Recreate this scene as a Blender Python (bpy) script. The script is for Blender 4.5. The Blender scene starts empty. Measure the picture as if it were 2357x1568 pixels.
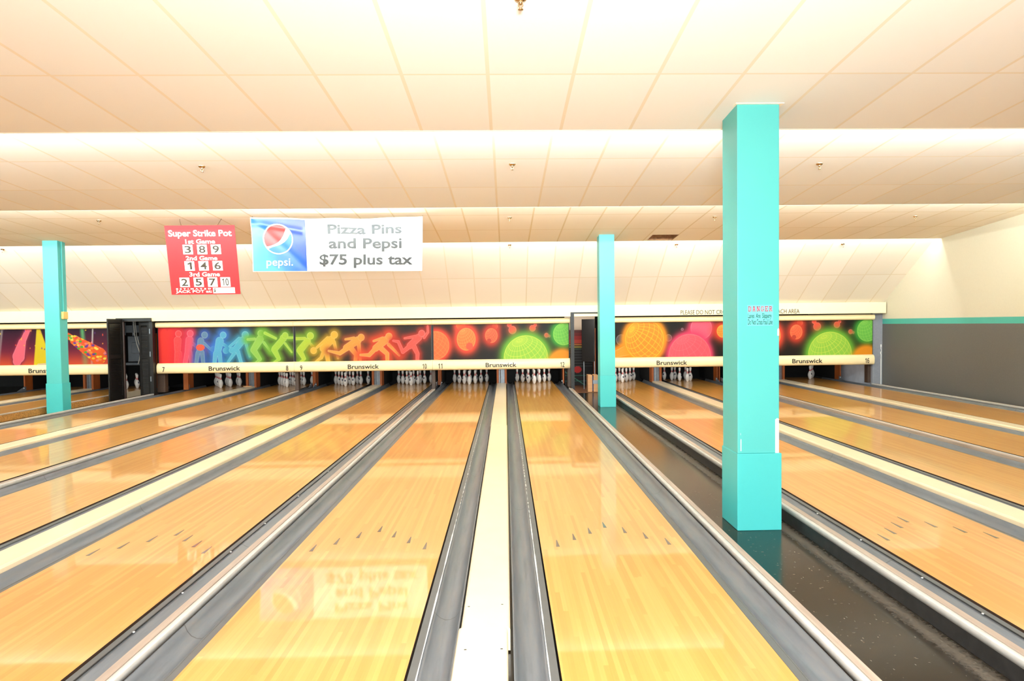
import bpy, math, random
import numpy as np
from mathutils import Matrix, Vector

random.seed(7)
S = bpy.context.scene
COL = S.collection

# ------------------------------------------------------------------ camera
def look_matrix(yaw, pitch, roll):
    cy, sy, cp, sp = math.cos(yaw), math.sin(yaw), math.cos(pitch), math.sin(pitch)
    f = Vector((sy * cp, cy * cp, -sp)); rt = Vector((cy, -sy, 0)); dn = f.cross(rt)
    c, s = math.cos(roll), math.sin(roll)
    r2 = c * rt + s * dn; d2 = -s * rt + c * dn
    return Matrix((r2, -d2, -f)).transposed()
cam = bpy.data.cameras.new('camera'); cam_ob = bpy.data.objects.new('camera', cam); COL.objects.link(cam_ob)
cam.sensor_width = 36; cam.lens = 1558.94 / 2357 * 36
cam.shift_x = -22.3 / 2357; cam.shift_y = 12.8 / 2357
cam.clip_start = 0.05
cam_ob.matrix_world = Matrix.Translation((0, 0, 1.61)) @ look_matrix(0.0233727, 0.0311424, 0.0114133).to_4x4()
S.camera = cam_ob

# ------------------------------------------------------------------ world, lights, exposure
S.view_settings.view_transform = 'Standard'; S.view_settings.look = 'None'
S.view_settings.gamma = 1; S.view_settings.use_curve_mapping = False
S.view_settings.exposure = 0.47
S.cycles.use_denoising = True
S.cycles.max_bounces = 8; S.cycles.diffuse_bounces = 5; S.cycles.glossy_bounces = 4
S.cycles.sample_clamp_indirect = 8
W = bpy.data.worlds.new('world'); S.world = W; W.use_nodes = True
W.node_tree.nodes['Background'].inputs[0].default_value = (0.9, 0.85, 0.78, 1)
W.node_tree.nodes['Background'].inputs[1].default_value = 0.05

T = 0.61                                            # ceiling tile module
LIP1, LIP2, LIP3 = 9.87 * T, 16.64 * T, 23.70 * T   # lips of the stepped ceiling
def zs(k): return 1.61 + k * T
def area(name, loc, rot, sx, sy, power, col=(1, 0.93, 0.82)):
    l = bpy.data.lights.new(name, 'AREA'); l.shape = 'RECTANGLE'; l.size = sx; l.size_y = sy
    l.energy = power; l.color = col
    o = bpy.data.objects.new(name, l); COL.objects.link(o); o.location = loc; o.rotation_euler = rot
    return o
R90 = math.pi / 2
# fluorescent rows over the approach, behind the photographer
for i, (x, y) in enumerate([(-9, -1.6), (-3, -1.6), (3, -1.6), (-9, -5), (-3, -5), (3, -5)]):
    area('ceiling_light', (x, y, 3.32), (0, 0, 0), 3.6, 0.5, 112, (.88, .97, 1))
# concealed cove strips behind each ceiling lip, throwing light down-lane
area('cove_light_near', (-3.4, LIP1 + 0.14, zs(2.805) + 0.12), (R90 + 0.55, 0, 0), 25.4, 0.09, 830, (.84, .95, .97))
area('cove_light_middle', (-3.4, LIP2 + 0.14, zs(2.874) + 0.10), (R90 + 0.75, 0, 0), 25.4, 0.09, 880, (.78, .94, 1))
area('cove_light_far', (-3.4, LIP3 + 0.05, zs(2.89) + 0.09), (R90 - 0.72, 0, 0), 25.5, 0.06, 500, (.92, .98, 1))
# camera flash: one head straight at the room, one bounced off the ceiling
area('camera_flash', (0.15, -0.45, 1.95), (R90 + 0.05, 0, 0), 0.5, 0.4, 265, (.97, 1, 1))
area('bounce_flash', (0.2, -0.35, 1.75), (math.pi - 0.75, 0, 0), 0.6, 0.6, 240, (.92, .98, 1))
# unseen fill strips added behind the masking to brighten the pins
for x in (-11.15, -6.845, -3.485, -.123, 4.09, 7.47):
    area('pin_fill_light', (x, 16.95, 1.0), (R90 - .32, 0, 0), 3.0, .1, 8, (1, .97, .92))
# service lamp in the machine passage
area('service_lamp', (2.02, 16.72, 1.93), (R90 - 0.25, 0, 0), 0.5, 0.1, 34, (1, 0.95, 0.85))

# ------------------------------------------------------------------ helpers
def lin(c):
    return tuple(((v / 255) / 12.92 if v / 255 <= .04045 else ((v / 255 + .055) / 1.055) ** 2.4) for v in c)
class NT:
    def __init__(self, m):
        self.t = m.node_tree; self.n = self.t.nodes; self.bsdf = self.n['Principled BSDF']
    def node(self, typ, **kw):
        n = self.n.new(typ)
        for k, v in kw.items(): setattr(n, k, v)
        return n
    def link(self, a, b): self.t.links.new(a, b)
    def val(self, sock, v):
        if hasattr(v, 'links') or isinstance(v, bpy.types.NodeSocket): self.link(v, sock)
        else: sock.default_value = v
    def math(self, op, a, b=None, c=None):
        n = self.node('ShaderNodeMath', operation=op)
        self.val(n.inputs[0], a)
        if b is not None: self.val(n.inputs[1], b)
        if c is not None: self.val(n.inputs[2], c)
        return n.outputs[0]
    def coord(self, kind='Object'):
        return self.node('ShaderNodeTexCoord').outputs[kind]
    def sep(self, v):
        n = self.node('ShaderNodeSeparateXYZ'); self.link(v, n.inputs[0]); return n.outputs
    def comb(self, x, y, z=0.0):
        n = self.node('ShaderNodeCombineXYZ')
        for i, v in enumerate((x, y, z)): self.val(n.inputs[i], v)
        return n.outputs[0]
    def white(self, v):
        n = self.node('ShaderNodeTexWhiteNoise', noise_dimensions='3D'); self.link(v, n.inputs['Vector']); return n.outputs['Value']
    def noise(self, v, scale, detail=3, rough=.5):
        n = self.node('ShaderNodeTexNoise'); self.link(v, n.inputs['Vector'])
        n.inputs['Scale'].default_value = scale; n.inputs['Detail'].default_value = detail; n.inputs['Roughness'].default_value = rough
        return n.outputs['Fac']
    def ramp(self, f, stops):
        n = self.node('ShaderNodeValToRGB'); e = n.color_ramp.elements
        while len(e) < len(stops): e.new(0.5)
        for el, (p, c) in zip(e, stops):
            el.position = p; el.color = (*c, 1)
        self.link(f, n.inputs[0]); return n.outputs[0]
    def mix(self, f, a, b):
        n = self.node('ShaderNodeMix', data_type='RGBA')
        self.val(n.inputs[0], f)
        for s, v in ((n.inputs[6], a), (n.inputs[7], b)):
            if isinstance(v, tuple): s.default_value = (*v, 1) if len(v) == 3 else v
            else: self.link(v, s)
        return n.outputs[2]
    def bump(self, h, strength, dist=.01):
        n = self.node('ShaderNodeBump'); n.inputs['Strength'].default_value = strength; n.inputs['Distance'].default_value = dist
        self.link(h, n.inputs['Height']); self.link(n.outputs[0], self.bsdf.inputs['Normal'])
def mat(name, rgb, rough=.5, metal=0., spec=.5, coat=0., var=.06, scale=6.):
    m = bpy.data.materials.new(name); m.use_nodes = True; t = NT(m); b = t.bsdf
    b.inputs['Roughness'].default_value = rough; b.inputs['Metallic'].default_value = metal
    b.inputs['Specular IOR Level'].default_value = spec
    b.inputs['Coat Weight'].default_value = coat; b.inputs['Coat Roughness'].default_value = .05
    c = lin(rgb)
    if var:
        f = t.noise(t.coord(), scale, 4)
        t.link(t.ramp(f, [(.3, tuple(v * (1 - var) for v in c)), (.7, tuple(min(1, v * (1 + var)) for v in c))]), b.inputs['Base Color'])
    else:
        b.inputs['Base Color'].default_value = (*c, 1)
    return m

class MB:
    """collects faces of ONE part"""
    def __init__(s): s.v = []; s.f = []; s.mi = []; s.sm = []
    def add(s, vs, fs, mi=0, smooth=False):
        o = len(s.v); s.v += [tuple(v) for v in vs]
        for f in fs: s.f.append(tuple(i + o for i in f)); s.mi.append(mi); s.sm.append(smooth)
        return s
    def box(s, x0, x1, y0, y1, z0, z1, mi=0):
        vs = [(x0, y0, z0), (x1, y0, z0), (x1, y1, z0), (x0, y1, z0), (x0, y0, z1), (x1, y0, z1), (x1, y1, z1), (x0, y1, z1)]
        return s.add(vs, [(0, 3, 2, 1), (4, 5, 6, 7), (0, 1, 5, 4), (1, 2, 6, 5), (2, 3, 7, 6), (3, 0, 4, 7)], mi)
    def quad(s, a, b, c, d, mi=0): return s.add([a, b, c, d], [(0, 1, 2, 3)], mi)
    def extrude(s, prof, axis, a, b, closed=True, mi=0, smooth=False, caps=True):
        """prof: list of 2D points; axis 'x': pts are (y,z); axis 'y': pts are (x,z); axis 'z': (x,y)"""
        def P(p, t): return {'x': (t, p[0], p[1]), 'y': (p[0], t, p[1]), 'z': (p[0], p[1], t)}[axis]
        n = len(prof); vs = [P(p, a) for p in prof] + [P(p, b) for p in prof]
        fs = [(i, (i + 1) % n, (i + 1) % n + n, i + n) for i in range(n if closed else n - 1)]
        s.add(vs, fs, mi, smooth)
        if closed and caps:
            s.add([P(p, a) for p in prof], [tuple(range(n))[::-1]], mi); s.add([P(p, b) for p in prof], [tuple(range(n))], mi)
        return s
    def lathe(s, prof, n=24, c=(0, 0, 0), a0=0., a1=2 * math.pi, mi=0):
        full = abs(a1 - a0 - 2 * math.pi) < 1e-6; m = n if full else n + 1
        vs = []
        for r, z in prof:
            for k in range(m):
                a = a0 + (a1 - a0) * k / n
                vs.append((c[0] + r * math.cos(a), c[1] + r * math.sin(a), c[2] + z))
        fs = []
        for i in range(len(prof) - 1):
            for k in range(n):
                k2 = (k + 1) % m
                fs.append((i * m + k, i * m + k2, (i + 1) * m + k2, (i + 1) * m + k))
        return s.add(vs, fs, mi, True)
    def tube(s, pts, r, n=8, mi=0):
        pts = [Vector(p) for p in pts]; vs = []; up = Vector((0.31, 0.2, 1)).normalized()
        for i, p in enumerate(pts):
            d = (pts[min(i + 1, len(pts) - 1)] - pts[max(i - 1, 0)]).normalized()
            u = d.cross(up)
            if u.length < 1e-3: u = d.cross(Vector((1, 0, 0)))
            u.normalize(); w = d.cross(u)
            for k in range(n):
                a = 2 * math.pi * k / n; vs.append(p + r * (math.cos(a) * u + math.sin(a) * w))
        fs = [(i * n + k, i * n + (k + 1) % n, (i + 1) * n + (k + 1) % n, (i + 1) * n + k) for i in range(len(pts) - 1) for k in range(n)]
        s.add(vs, fs, mi, True)
        s.add(vs[:n], [tuple(range(n))[::-1]], mi); s.add(vs[-n:], [tuple(range(n))], mi)
        return s
    def build(s, name, mats, parent=None, loc=(0, 0, 0), bevel=0.):
        me = bpy.data.meshes.new(name); me.from_pydata(s.v, [], s.f); me.validate(clean_customdata=False)
        if not isinstance(mats, (list, tuple)): mats = [mats]
        for m in mats: me.materials.append(m)
        if len(me.polygons) == len(s.f):
            me.polygons.foreach_set('material_index', s.mi); me.polygons.foreach_set('use_smooth', s.sm)
        me.update()
        o = bpy.data.objects.new(name, me); COL.objects.link(o); o.location = loc
        if parent: o.parent = parent
        if bevel:
            b = o.modifiers.new('bevel', 'BEVEL'); b.width = bevel; b.segments = 2; b.limit_method = 'ANGLE'; b.angle_limit = 0.6
        return o
def tag(o, label, cat, group=None, kind=None):
    o['label'] = label; o['category'] = cat
    if group: o['group'] = group
    if kind: o['kind'] = kind
    return o
def thing(name, label, cat, loc=(0, 0, 0), rot=(0, 0, 0), group=None):
    o = bpy.data.objects.new(name, None); COL.objects.link(o); o.location = loc; o.rotation_euler = rot
    o.empty_display_size = .1
    return tag(o, label, cat, group)
def struct(o): o['kind'] = 'structure'; return o
def copy_tree(o, parent=None):
    c = o.copy(); COL.objects.link(c)
    if parent: c.parent = parent
    for ch in list(o.children): copy_tree(ch, c)
    return c

FONT = None
try:
    FONT = bpy.data.fonts.load(bpy.utils.system_resource('DATAFILES', path='fonts') + '/NotoSansDevanagari-Regular.woff2')
except Exception:
    FONT = None
def text_mesh(body, bold=0., res=3, spacing=1.):
    cu = bpy.data.curves.new('text', 'FONT'); cu.body = body; cu.size = 1; cu.offset = bold; cu.resolution_u = res
    cu.space_character = spacing
    if FONT and body.isdigit() and '1' in body: cu.font = FONT
    ob = bpy.data.objects.new('text', cu); COL.objects.link(ob)
    dg = bpy.context.evaluated_depsgraph_get(); dg.update()
    me = bpy.data.meshes.new_from_object(ob.evaluated_get(dg))
    vs = [tuple(v.co) for v in me.vertices]; fs = [tuple(p.vertices) for p in me.polygons]
    bpy.data.objects.remove(ob); bpy.data.curves.remove(cu); bpy.data.meshes.remove(me)
    xs = [v[0] for v in vs]; ys = [v[1] for v in vs]
    x0, x1, y0, y1 = min(xs), max(xs), min(ys), max(ys)
    return [((v[0] - x0) / (x1 - x0), (v[1] - y0) / (y1 - y0)) for v in vs], fs
def lettering(name, body, m, parent, x0, x1, z0, z1, y, bold=0., depth=.004, fn=None, spacing=1.):
    """letters as a thin raised mesh, fitted to the box x0..x1 / z0..z1, facing -Y at y"""
    vs, fs = text_mesh(body, bold, spacing=spacing)
    P = [(x0 + u * (x1 - x0), z0 + v * (z1 - z0)) for u, v in vs]
    put = (lambda x, z, d: (x, y + d, z)) if fn is None else fn
    order = sorted(range(len(fs)), key=lambda i: min(P[k][0] for k in fs[i])); words = []; reach = None
    nw = len(body.split()); ivs = [(min(P[k][0] for k in fs[i]), max(P[k][0] for k in fs[i])) for i in order]
    gaps = []; r = ivs[0][1]
    for q, (a_, c_) in enumerate(ivs):
        if a_ > r: gaps.append((a_ - r, q))
        r = max(r, c_)
    cuts = sorted(q for g, q in sorted(gaps, reverse=True)[:nw - 1]) + [len(order)]
    st = 0; out = None
    for cut in cuts:
        F = [fs[i] for i in order[st:cut]]; st = cut
        if not F: continue
        ids = sorted({k for f in F for k in f}); mp = {k: i for i, k in enumerate(ids)}; n = len(ids); b = MB()
        fr = [put(*P[k], -depth) for k in ids]; b.add(fr + [put(*P[k], 0) for k in ids], [tuple(mp[k] for k in f) for f in F])
        cnt = {}
        for f in F:
            for i in range(len(f)):
                e = (mp[f[i]], mp[f[(i + 1) % len(f)]]); cnt.setdefault(tuple(sorted(e)), []).append(e)
        for es in cnt.values():
            if len(es) == 1: e = es[0]; b.f.append((e[1], e[0], e[0] + n, e[1] + n)); b.mi.append(0); b.sm.append(False)
        out = b.build(name, m, parent)
    return out

# ------------------------------------------------------------------ materials
def wood_lane():
    m = bpy.data.materials.new('lane_maple'); m.use_nodes = True; t = NT(m); b = t.bsdf
    x, y, z = t.sep(t.coord()); bw = .0272
    oi = t.node('ShaderNodeObjectInfo').outputs['Random']
    xi = t.math('FLOOR', t.math('DIVIDE', x, bw))
    xo = t.math('ADD', xi, t.math('MULTIPLY', oi, 977.))
    sh = t.white(t.comb(xo, 3.3, 0.))
    yi = t.math('FLOOR', t.math('ADD', t.math('DIVIDE', y, 1.35), t.math('MULTIPLY', sh, 17.)))
    tone = t.white(t.comb(xo, yi, 1.))
    g = t.noise(t.comb(t.math('MULTIPLY', x, 60.), t.math('MULTIPLY', y, 1.2), tone), 1.6, 4, .6)
    fac = t.math('ADD', t.math('MULTIPLY_ADD', tone, .48, .07), t.math('MULTIPLY', g, .40))
    col = t.ramp(fac, [(.1, lin((186, 126, 56))), (.45, lin((196, 139, 66))), (.78, lin((204, 151, 78))), (1., lin((211, 163, 92)))])
    fx = t.math('FRACT', t.math('DIVIDE', x, bw))
    seam = t.math('LESS_THAN', fx, .035)
    col = t.mix(t.math('MULTIPLY', seam, .25), col, lin((150, 95, 40)))
    t.link(col, b.inputs['Base Color'])
    b.inputs['Roughness'].default_value = .32; b.inputs['Specular IOR Level'].default_value = .3
    b.inputs['Coat Weight'].default_value = .55; b.inputs['Coat Roughness'].default_value = .04; b.inputs['Coat IOR'].default_value = 1.32
    return m
def ceil_mat(name, x0, y0, pitch, ca=(228, 218, 203), cb=(236, 227, 213), cs=(214, 198, 174), cbar=(218, 203, 174)):
    m = bpy.data.materials.new(name); m.use_nodes = True; t = NT(m); b = t.bsdf
    co = t.coord(); x, y, z = t.sep(co)
    u = t.math('DIVIDE', t.math('SUBTRACT', x, x0), T); v = t.math('DIVIDE', t.math('SUBTRACT', y, y0), pitch)
    du = t.math('ABSOLUTE', t.math('SUBTRACT', t.math('FRACT', t.math('ADD', u, .5)), .5))
    dv = t.math('ABSOLUTE', t.math('SUBTRACT', t.math('FRACT', t.math('ADD', v, .5)), .5))
    bu = t.math('LESS_THAN', du, .0135 / T); bv = t.math('LESS_THAN', dv, .011 / pitch)
    bar = t.math('MAXIMUM', bu, bv)
    tone = t.white(t.comb(t.math('FLOOR', u), t.math('FLOOR', v), 2.))
    base = t.ramp(tone, [(0., lin(ca)), (1., lin(cb))])
    sp = t.noise(co, 130., 2)
    base = t.mix(t.math('MULTIPLY', sp, .10), base, lin(cs))
    t.link(t.mix(bar, base, lin(cbar)), b.inputs['Base Color'])
    b.inputs['Roughness'].default_value = .85; b.inputs['Specular IOR Level'].default_value = .15
    t.bump(t.math('SUBTRACT', t.math('MULTIPLY', sp, .3), bar), .25, .004)
    return m
def gutter_mat():
    m = bpy.data.materials.new('gutter_plastic'); m.use_nodes = True; t = NT(m); b = t.bsdf
    co = t.coord(); x, y, z = t.sep(co)
    f = t.noise(t.comb(t.math('MULTIPLY', x, 14.), t.math('MULTIPLY', y, 1.1), 0.), 1.6, 5, .65)
    col = t.ramp(f, [(.25, lin((80, 84, 88))), (.5, lin((97, 100, 104))), (.72, lin((108, 107, 106)))])
    oi = t.node('ShaderNodeObjectInfo').outputs['Random']
    s = t.math('FRACT', t.math('ADD', t.math('DIVIDE', y, 3.66), oi))
    col = t.mix(t.math('MULTIPLY', t.math('LESS_THAN', s, .0022), .7), col, lin((38, 36, 34)))
    t.link(col, b.inputs['Base Color'])
    b.inputs['Roughness'].default_value = .36; b.inputs['Specular IOR Level'].default_value = .45
    return m
def vinyl_floor():
    m = bpy.data.materials.new('aisle_vinyl'); m.use_nodes = True; t = NT(m); b = t.bsdf
    co = t.coord(); x, y, z = t.sep(co)
    n = t.noise(co, 2.2, 4); col = t.ramp(n, [(.3, lin((25, 20, 14))), (.7, lin((36, 29, 20)))])
    def specks(scale, sx, sy, k, thr):
        vo = t.node('ShaderNodeTexVoronoi'); t.link(t.comb(t.math('MULTIPLY', x, sx), t.math('MULTIPLY', y, sy), 0.), vo.inputs['Vector']); vo.inputs['Scale'].default_value = scale
        r = t.sep(vo.outputs['Color'])[0]
        rad = t.math('MULTIPLY', t.math('MAXIMUM', t.math('SUBTRACT', r, thr), 0.), k)
        return t.math('LESS_THAN', vo.outputs['Distance'], rad)
    sp = t.math('MAXIMUM', specks(46., 1., .45, .62, .66), specks(60., .4, 1.2, .7, .68))
    col = t.mix(t.math('MULTIPLY', sp, .5), col, lin((130, 120, 104)))
    d = t.math('ADD', t.math('ABSOLUTE', t.math('SUBTRACT', x, 2.275)), t.math('MULTIPLY', t.math('SUBTRACT', t.noise(co, 26., 5, .7), .5), .10))
    dust = t.node('ShaderNodeMapRange'); t.val(dust.inputs[0], d); dust.inputs[1].default_value = .015; dust.inputs[2].default_value = .075; dust.inputs[3].default_value = 1; dust.inputs[4].default_value = 0
    dust = t.math('MULTIPLY', dust.outputs[0], t.noise(co, 60., 3))
    col = t.mix(t.math('MULTIPLY', dust, .9), col, lin((120, 110, 98)))
    t.link(col, b.inputs['Base Color'])
    t.val(b.inputs['Roughness'], t.math('MULTIPLY_ADD', dust, .5, .18)); b.inputs['Specular IOR Level'].default_value = .22
    return m
def brush_mat(name, a, c, sc=(3, 40, 3), rough=.5):
    m = bpy.data.materials.new(name); m.use_nodes = True; t = NT(m)
    x, y, z = t.sep(t.coord())
    f = t.noise(t.comb(t.math('MULTIPLY', x, sc[0]), t.math('MULTIPLY', y, sc[1]), t.math('MULTIPLY', z, sc[2])), 1., 5, .6)
    t.link(t.ramp(f, [(.3, lin(a)), (.7, lin(c))]), t.bsdf.inputs['Base Color']); t.bsdf.inputs['Roughness'].default_value = rough
    return m

M_LANE = wood_lane()
M_APPR = M_LANE
M_LEDGE = mat('lane_edge_dark', (52, 34, 22), .6)
M_ARROW = mat('arrow_inlay', (70, 55, 40), .35, coat=.6)
M_GUT = gutter_mat()
M_GUTL = mat('gutter_ledge', (86, 86, 84), .5, scale=9)
M_CAULK = mat('caulk_white', (206, 204, 198), .6, var=.25, scale=30)
M_SLOT = mat('slot_black', (22, 21, 20), .7)
M_SCREW = mat('screw_zinc', (225, 225, 222), .3, metal=.6, var=0)
M_CAP = mat('cap_cream', (226, 206, 172), .35, coat=.15, var=.03)
M_LIP = mat('rail_lip_white', (180, 176, 170), .38, var=.08, scale=12)
M_TAN = brush_mat('rail_wood_tan', (146, 128, 114), (170, 152, 136), (30, 2, 30), .55)
M_RISER = mat('riser_black', (34, 32, 31), .55, var=.35, scale=14)
M_OSB = mat('chipboard', (176, 122, 58), .8, var=.35, scale=38)
M_FLOOR = vinyl_floor()
M_TEAL = mat('teal_paint', (76, 176, 172), .42, var=.025, scale=2)
M_TEAL2 = mat('teal_paint_base', (68, 180, 178), .42, var=.025, scale=2)
M_WHITE = mat('white_plaster', (235, 232, 226), .7)
M_JBOX = mat('junction_box_cream', (226, 190, 110), .5)
M_CREAM = mat('fascia_cream', (236, 222, 180), .45, var=.02)
M_RAIL = mat('masking_rail_cream', (236, 216, 168), .35, var=.02, coat=.2)
M_BLACK = mat('black_board', (16, 15, 15), .5)
M_INK = mat('letter_ink', (30, 24, 18), .5, var=0)
M_INKB = mat('letter_ink_brown', (84, 62, 36), .5, var=0)
M_WOODK = brush_mat('kickback_wood', (150, 76, 28), (186, 100, 42), (4, 4, 1.2), .5)
M_WOODP = brush_mat('post_wood', (52, 38, 30), (80, 60, 47), (12, 12, 1.2), .5)
M_STEEL = mat('galvanised_steel', (140, 148, 156), .38, metal=.5, var=.12, scale=14)
M_PIT = mat('pit_black', (9, 9, 9), .85)
M_PIN = mat('pin_white', (240, 239, 234), .18, coat=.5, var=0)
M_RED = mat('pin_red', (190, 22, 34), .3, var=0)
M_NAVY = mat('pin_emblem', (26, 30, 66), .35, var=0)
M_CHROME = mat('chrome_brass', (205, 180, 140), .18, metal=1., var=0)
M_DOOR = brush_mat('louvre_black', (11, 9, 8), (22, 19, 16), (8, 8, 2), .4)
M_MACH = mat('machine_grey', (84, 94, 102), .45, metal=.3, var=.12)
M_CABLE = mat('cable_white', (205, 205, 196), .5, var=0)
M_SIGN = mat('sign_red', (188, 24, 30), .6, var=.01)
M_CARD = mat('card_white', (240, 236, 222), .6, var=0)
M_CARDINK = mat('card_ink', (50, 38, 24), .6, var=0)
M_FAINT = mat('marker_faint', (214, 208, 194), .6, var=0)
M_WIRE = mat('hanging_wire', (90, 60, 40), .5, var=0)
M_BOX = brush_mat('block_tan', (176, 128, 84), (198, 148, 102), (3, 3, 18), .6)
M_BLUE = mat('blue_strip', (40, 52, 90), .5, var=0)
M_TRIM = mat('trim_white', (240, 232, 214), .5, var=0)
M_PINK = mat('danger_pink', (206, 70, 104), .55, var=0)
M_TXTD = mat('danger_ink', (3, 30, 34), .55, var=0)
M_STICK = mat('sticker_film', (104, 214, 206), .3, var=0)
M_PLENUM = mat('plenum_brown', (150, 108, 74), .9, var=.3, scale=20)

# ------------------------------------------------------------------ setting: floor, walls, ceiling
XL, XR = -16.5, 9.42
b = MB(); b.quad((XL, .24, -.085), (XR, .24, -.085), (XR, 21, -.085), (XL, 21, -.085))
struct(b.build('floor', M_FLOOR))
b = MB(); b.box(XL, XR, -8, .235, -.12, 0)
struct(b.build('floor', M_APPR))
b = MB(); b.box(XL, XR, -7.98, -4.4, 0, .008); struct(b.build('floor', mat('unseen_dark_carpet', (70, 72, 84), .95, var=.3, scale=25)))  # unseen dark carpet added to cut warm bounce onto the ceiling
b = MB()
Yf = 16.72
def band(b, z0, z1, mi): b.quad((XR, -8, z0), (XR, 21, z0), (XR, 21, z1), (XR, -8, z1), mi)
M_WGREY = mat('wall_grey', (92, 90, 86), .5, var=.05, scale=40)
M_WCREAM = mat('wall_cream', (204, 197, 174), .75, var=.015, scale=30)
M_STRIPE = mat('wall_teal_stripe', (70, 164, 150), .5, var=.02)
band(b, -.12, 1.535, 0); band(b, 1.535, 1.66, 1); band(b, 1.66, 3.9, 2)
struct(b.build('wall_right', [M_WGREY, M_STRIPE, M_WCREAM]))
b = MB(); b.quad((XL, 21, -.12), (XL, -8, -.12), (XL, -8, 3.9), (XL, 21, 3.9)); struct(b.build('wall_left', M_WCREAM))
b = MB(); b.quad((XL, -8, -.12), (XR, -8, -.12), (XR, -8, 3.9), (XL, -8, 3.9)); struct(b.build('wall_back', M_WCREAM))
b = MB(); b.quad((XL, 20.9, -.12), (XR, 20.9, -.12), (XR, 20.9, 2.2), (XL, 20.9, 2.2)); struct(b.build('wall_far', M_PIT))
M_PILGREY = mat('pilaster_grey', (128, 130, 138), .55, var=.06, scale=20)
b = MB(); b.box(9.17, XR - .002, Yf, Yf + .1, -.085, 2.0)
pil = struct(b.build('wall_end', M_PILGREY))
b = MB()
zz = np.linspace(.0, 1.02, 18); rr = random.Random(3)
for i in range(17):
    w = .012 if zz[i] < .62 else .012 * rr.random() + .006
    o = rr.uniform(-.006, .006) if zz[i] > .6 else 0
    b.box(9.388 + o - w, 9.388 + o + w * .4, Yf - .003, Yf + .01, zz[i], zz[i + 1] + .001)
b.build('plaster_crack', M_WHITE, pil)

X0 = -.105
M_C1 = ceil_mat('ceiling_tile_near', X0, 7.97 * T, 2.0 * T, (224, 224, 221), (232, 232, 229), (214, 208, 197), (222, 214, 196))
M_C2 = ceil_mat('ceiling_tile_middle', X0, 12.87 * T, 1.95 * T, (224, 224, 221), (232, 232, 229), (214, 208, 197), (222, 214, 196))
M_C3 = ceil_mat('ceiling_tile_far', X0, 19.57 * T, 2.06 * T, (238, 228, 210), (244, 235, 219), (226, 212, 186), (222, 206, 172))  # far tiles coloured lighter and warmer, standing in for missing light
M_C4 = ceil_mat('ceiling_tile_slope', X0, 25.77 * T, 1.72 * T, cbar=(222, 208, 184))  # slope tiles keep a warmer tint to offset the cool light here
M_CR = mat('ceiling_riser', (230, 212, 176), .8, var=0)
def section(prof, m, riser_first=True):
    b = MB()
    for i in range(len(prof) - 1):
        (ya, za), (yb, zb) = prof[i], prof[i + 1]
        b.quad((XL, ya, za), (XL, yb, zb), (XR, yb, zb), (XR, ya, za), 1 if (riser_first and i == 0) else 0)
    return struct(b.build('ceiling', [m, M_CR]))
section([(-8, zs(3.16)), (3.2 * T, zs(3.192)), (LIP1, zs(2.805))], M_C1, False)
s2 = lambda y: zs(2.874 - .0679 * (y / T - 16.64))
s3 = lambda y: zs(3.212 - .066 * (y / T - 18.83))
s4 = lambda y: zs(2.93 - .669 * (y / T - 24.05))
section([(LIP1, zs(2.805)), (LIP1, s2(LIP1)), (LIP2, zs(2.874))], M_C2)
# the far flat section has one missing tile opening into the plenum
HX0, HX1, HY0, HY1 = 3.02, 3.56, 13.80, 14.36
b = MB(); z3 = s3
def q3(x0, x1, y0, y1): b.quad((x0, y0, z3(y0)), (x0, y1, z3(y1)), (x1, y1, z3(y1)), (x1, y0, z3(y0)), 0)
b.quad((XL, LIP2, zs(2.874)), (XL, LIP2, z3(LIP2)), (XR, LIP2, z3(LIP2)), (XR, LIP2, zs(2.874)), 1)
q3(XL, XR, LIP2, HY0); q3(XL, HX0, HY0, HY1); q3(HX1, XR, HY0, HY1); q3(XL, XR, HY1, LIP3)
zt = 3.75
for p, q in (((HX0, HY0), (HX1, HY0)), ((HX1, HY0), (HX1, HY1)), ((HX1, HY1), (HX0, HY1)), ((HX0, HY1), (HX0, HY0))):
    b.quad((*p, z3(p[1])), (*q, z3(q[1])), (*q, zt), (*p, zt), 2)
b.quad((HX0, HY0, zt), (HX1, HY0, zt), (HX1, HY1, zt), (HX0, HY1, zt), 2)
struct(b.build('ceiling', [M_C3, M_CR, M_PLENUM]))
Y4, YE = 23.95 * T, 16.68
section([(LIP3, zs(2.89)), (LIP3, s4(Y4) + .02), (Y4, s4(Y4) + .02), (Y4, s4(Y4)), (YE, s4(YE))], M_C4)
b = MB(); b.quad((XL, YE, 2.045), (XL, 20.9, 2.045), (XR, 20.9, 2.045), (XR, YE, 2.045)); struct(b.build('ceiling', M_PIT))  # unseen flat roof added to keep room light out behind the masking
# thin white edge trims on the ceiling lips
for i, (y, z) in enumerate([(LIP1, zs(2.805)), (LIP2, zs(2.874)), (LIP3, zs(2.89))]):
    b = MB(); b.box(XL, XR, y - .012, y + .003, z - .003, z + (.012 if i < 2 else .004))
    struct(b.build('trim_%d' % (i + 1), M_TRIM))

# fascia board over the masking units, with the foul-line notice
b = MB(); b.box(-13.2, 9.385, 16.5, 16.66, 1.80, 2.072)
fas = struct(b.build('trim_4', M_CREAM, bevel=.006))
lettering('lettering', 'PLEASE DO NOT CROSS FOUL LINE OR APPROACH AREA', M_INKB, fas, 4.285, 7.225, 1.818, 1.925, 16.5, bold=.004)

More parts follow.
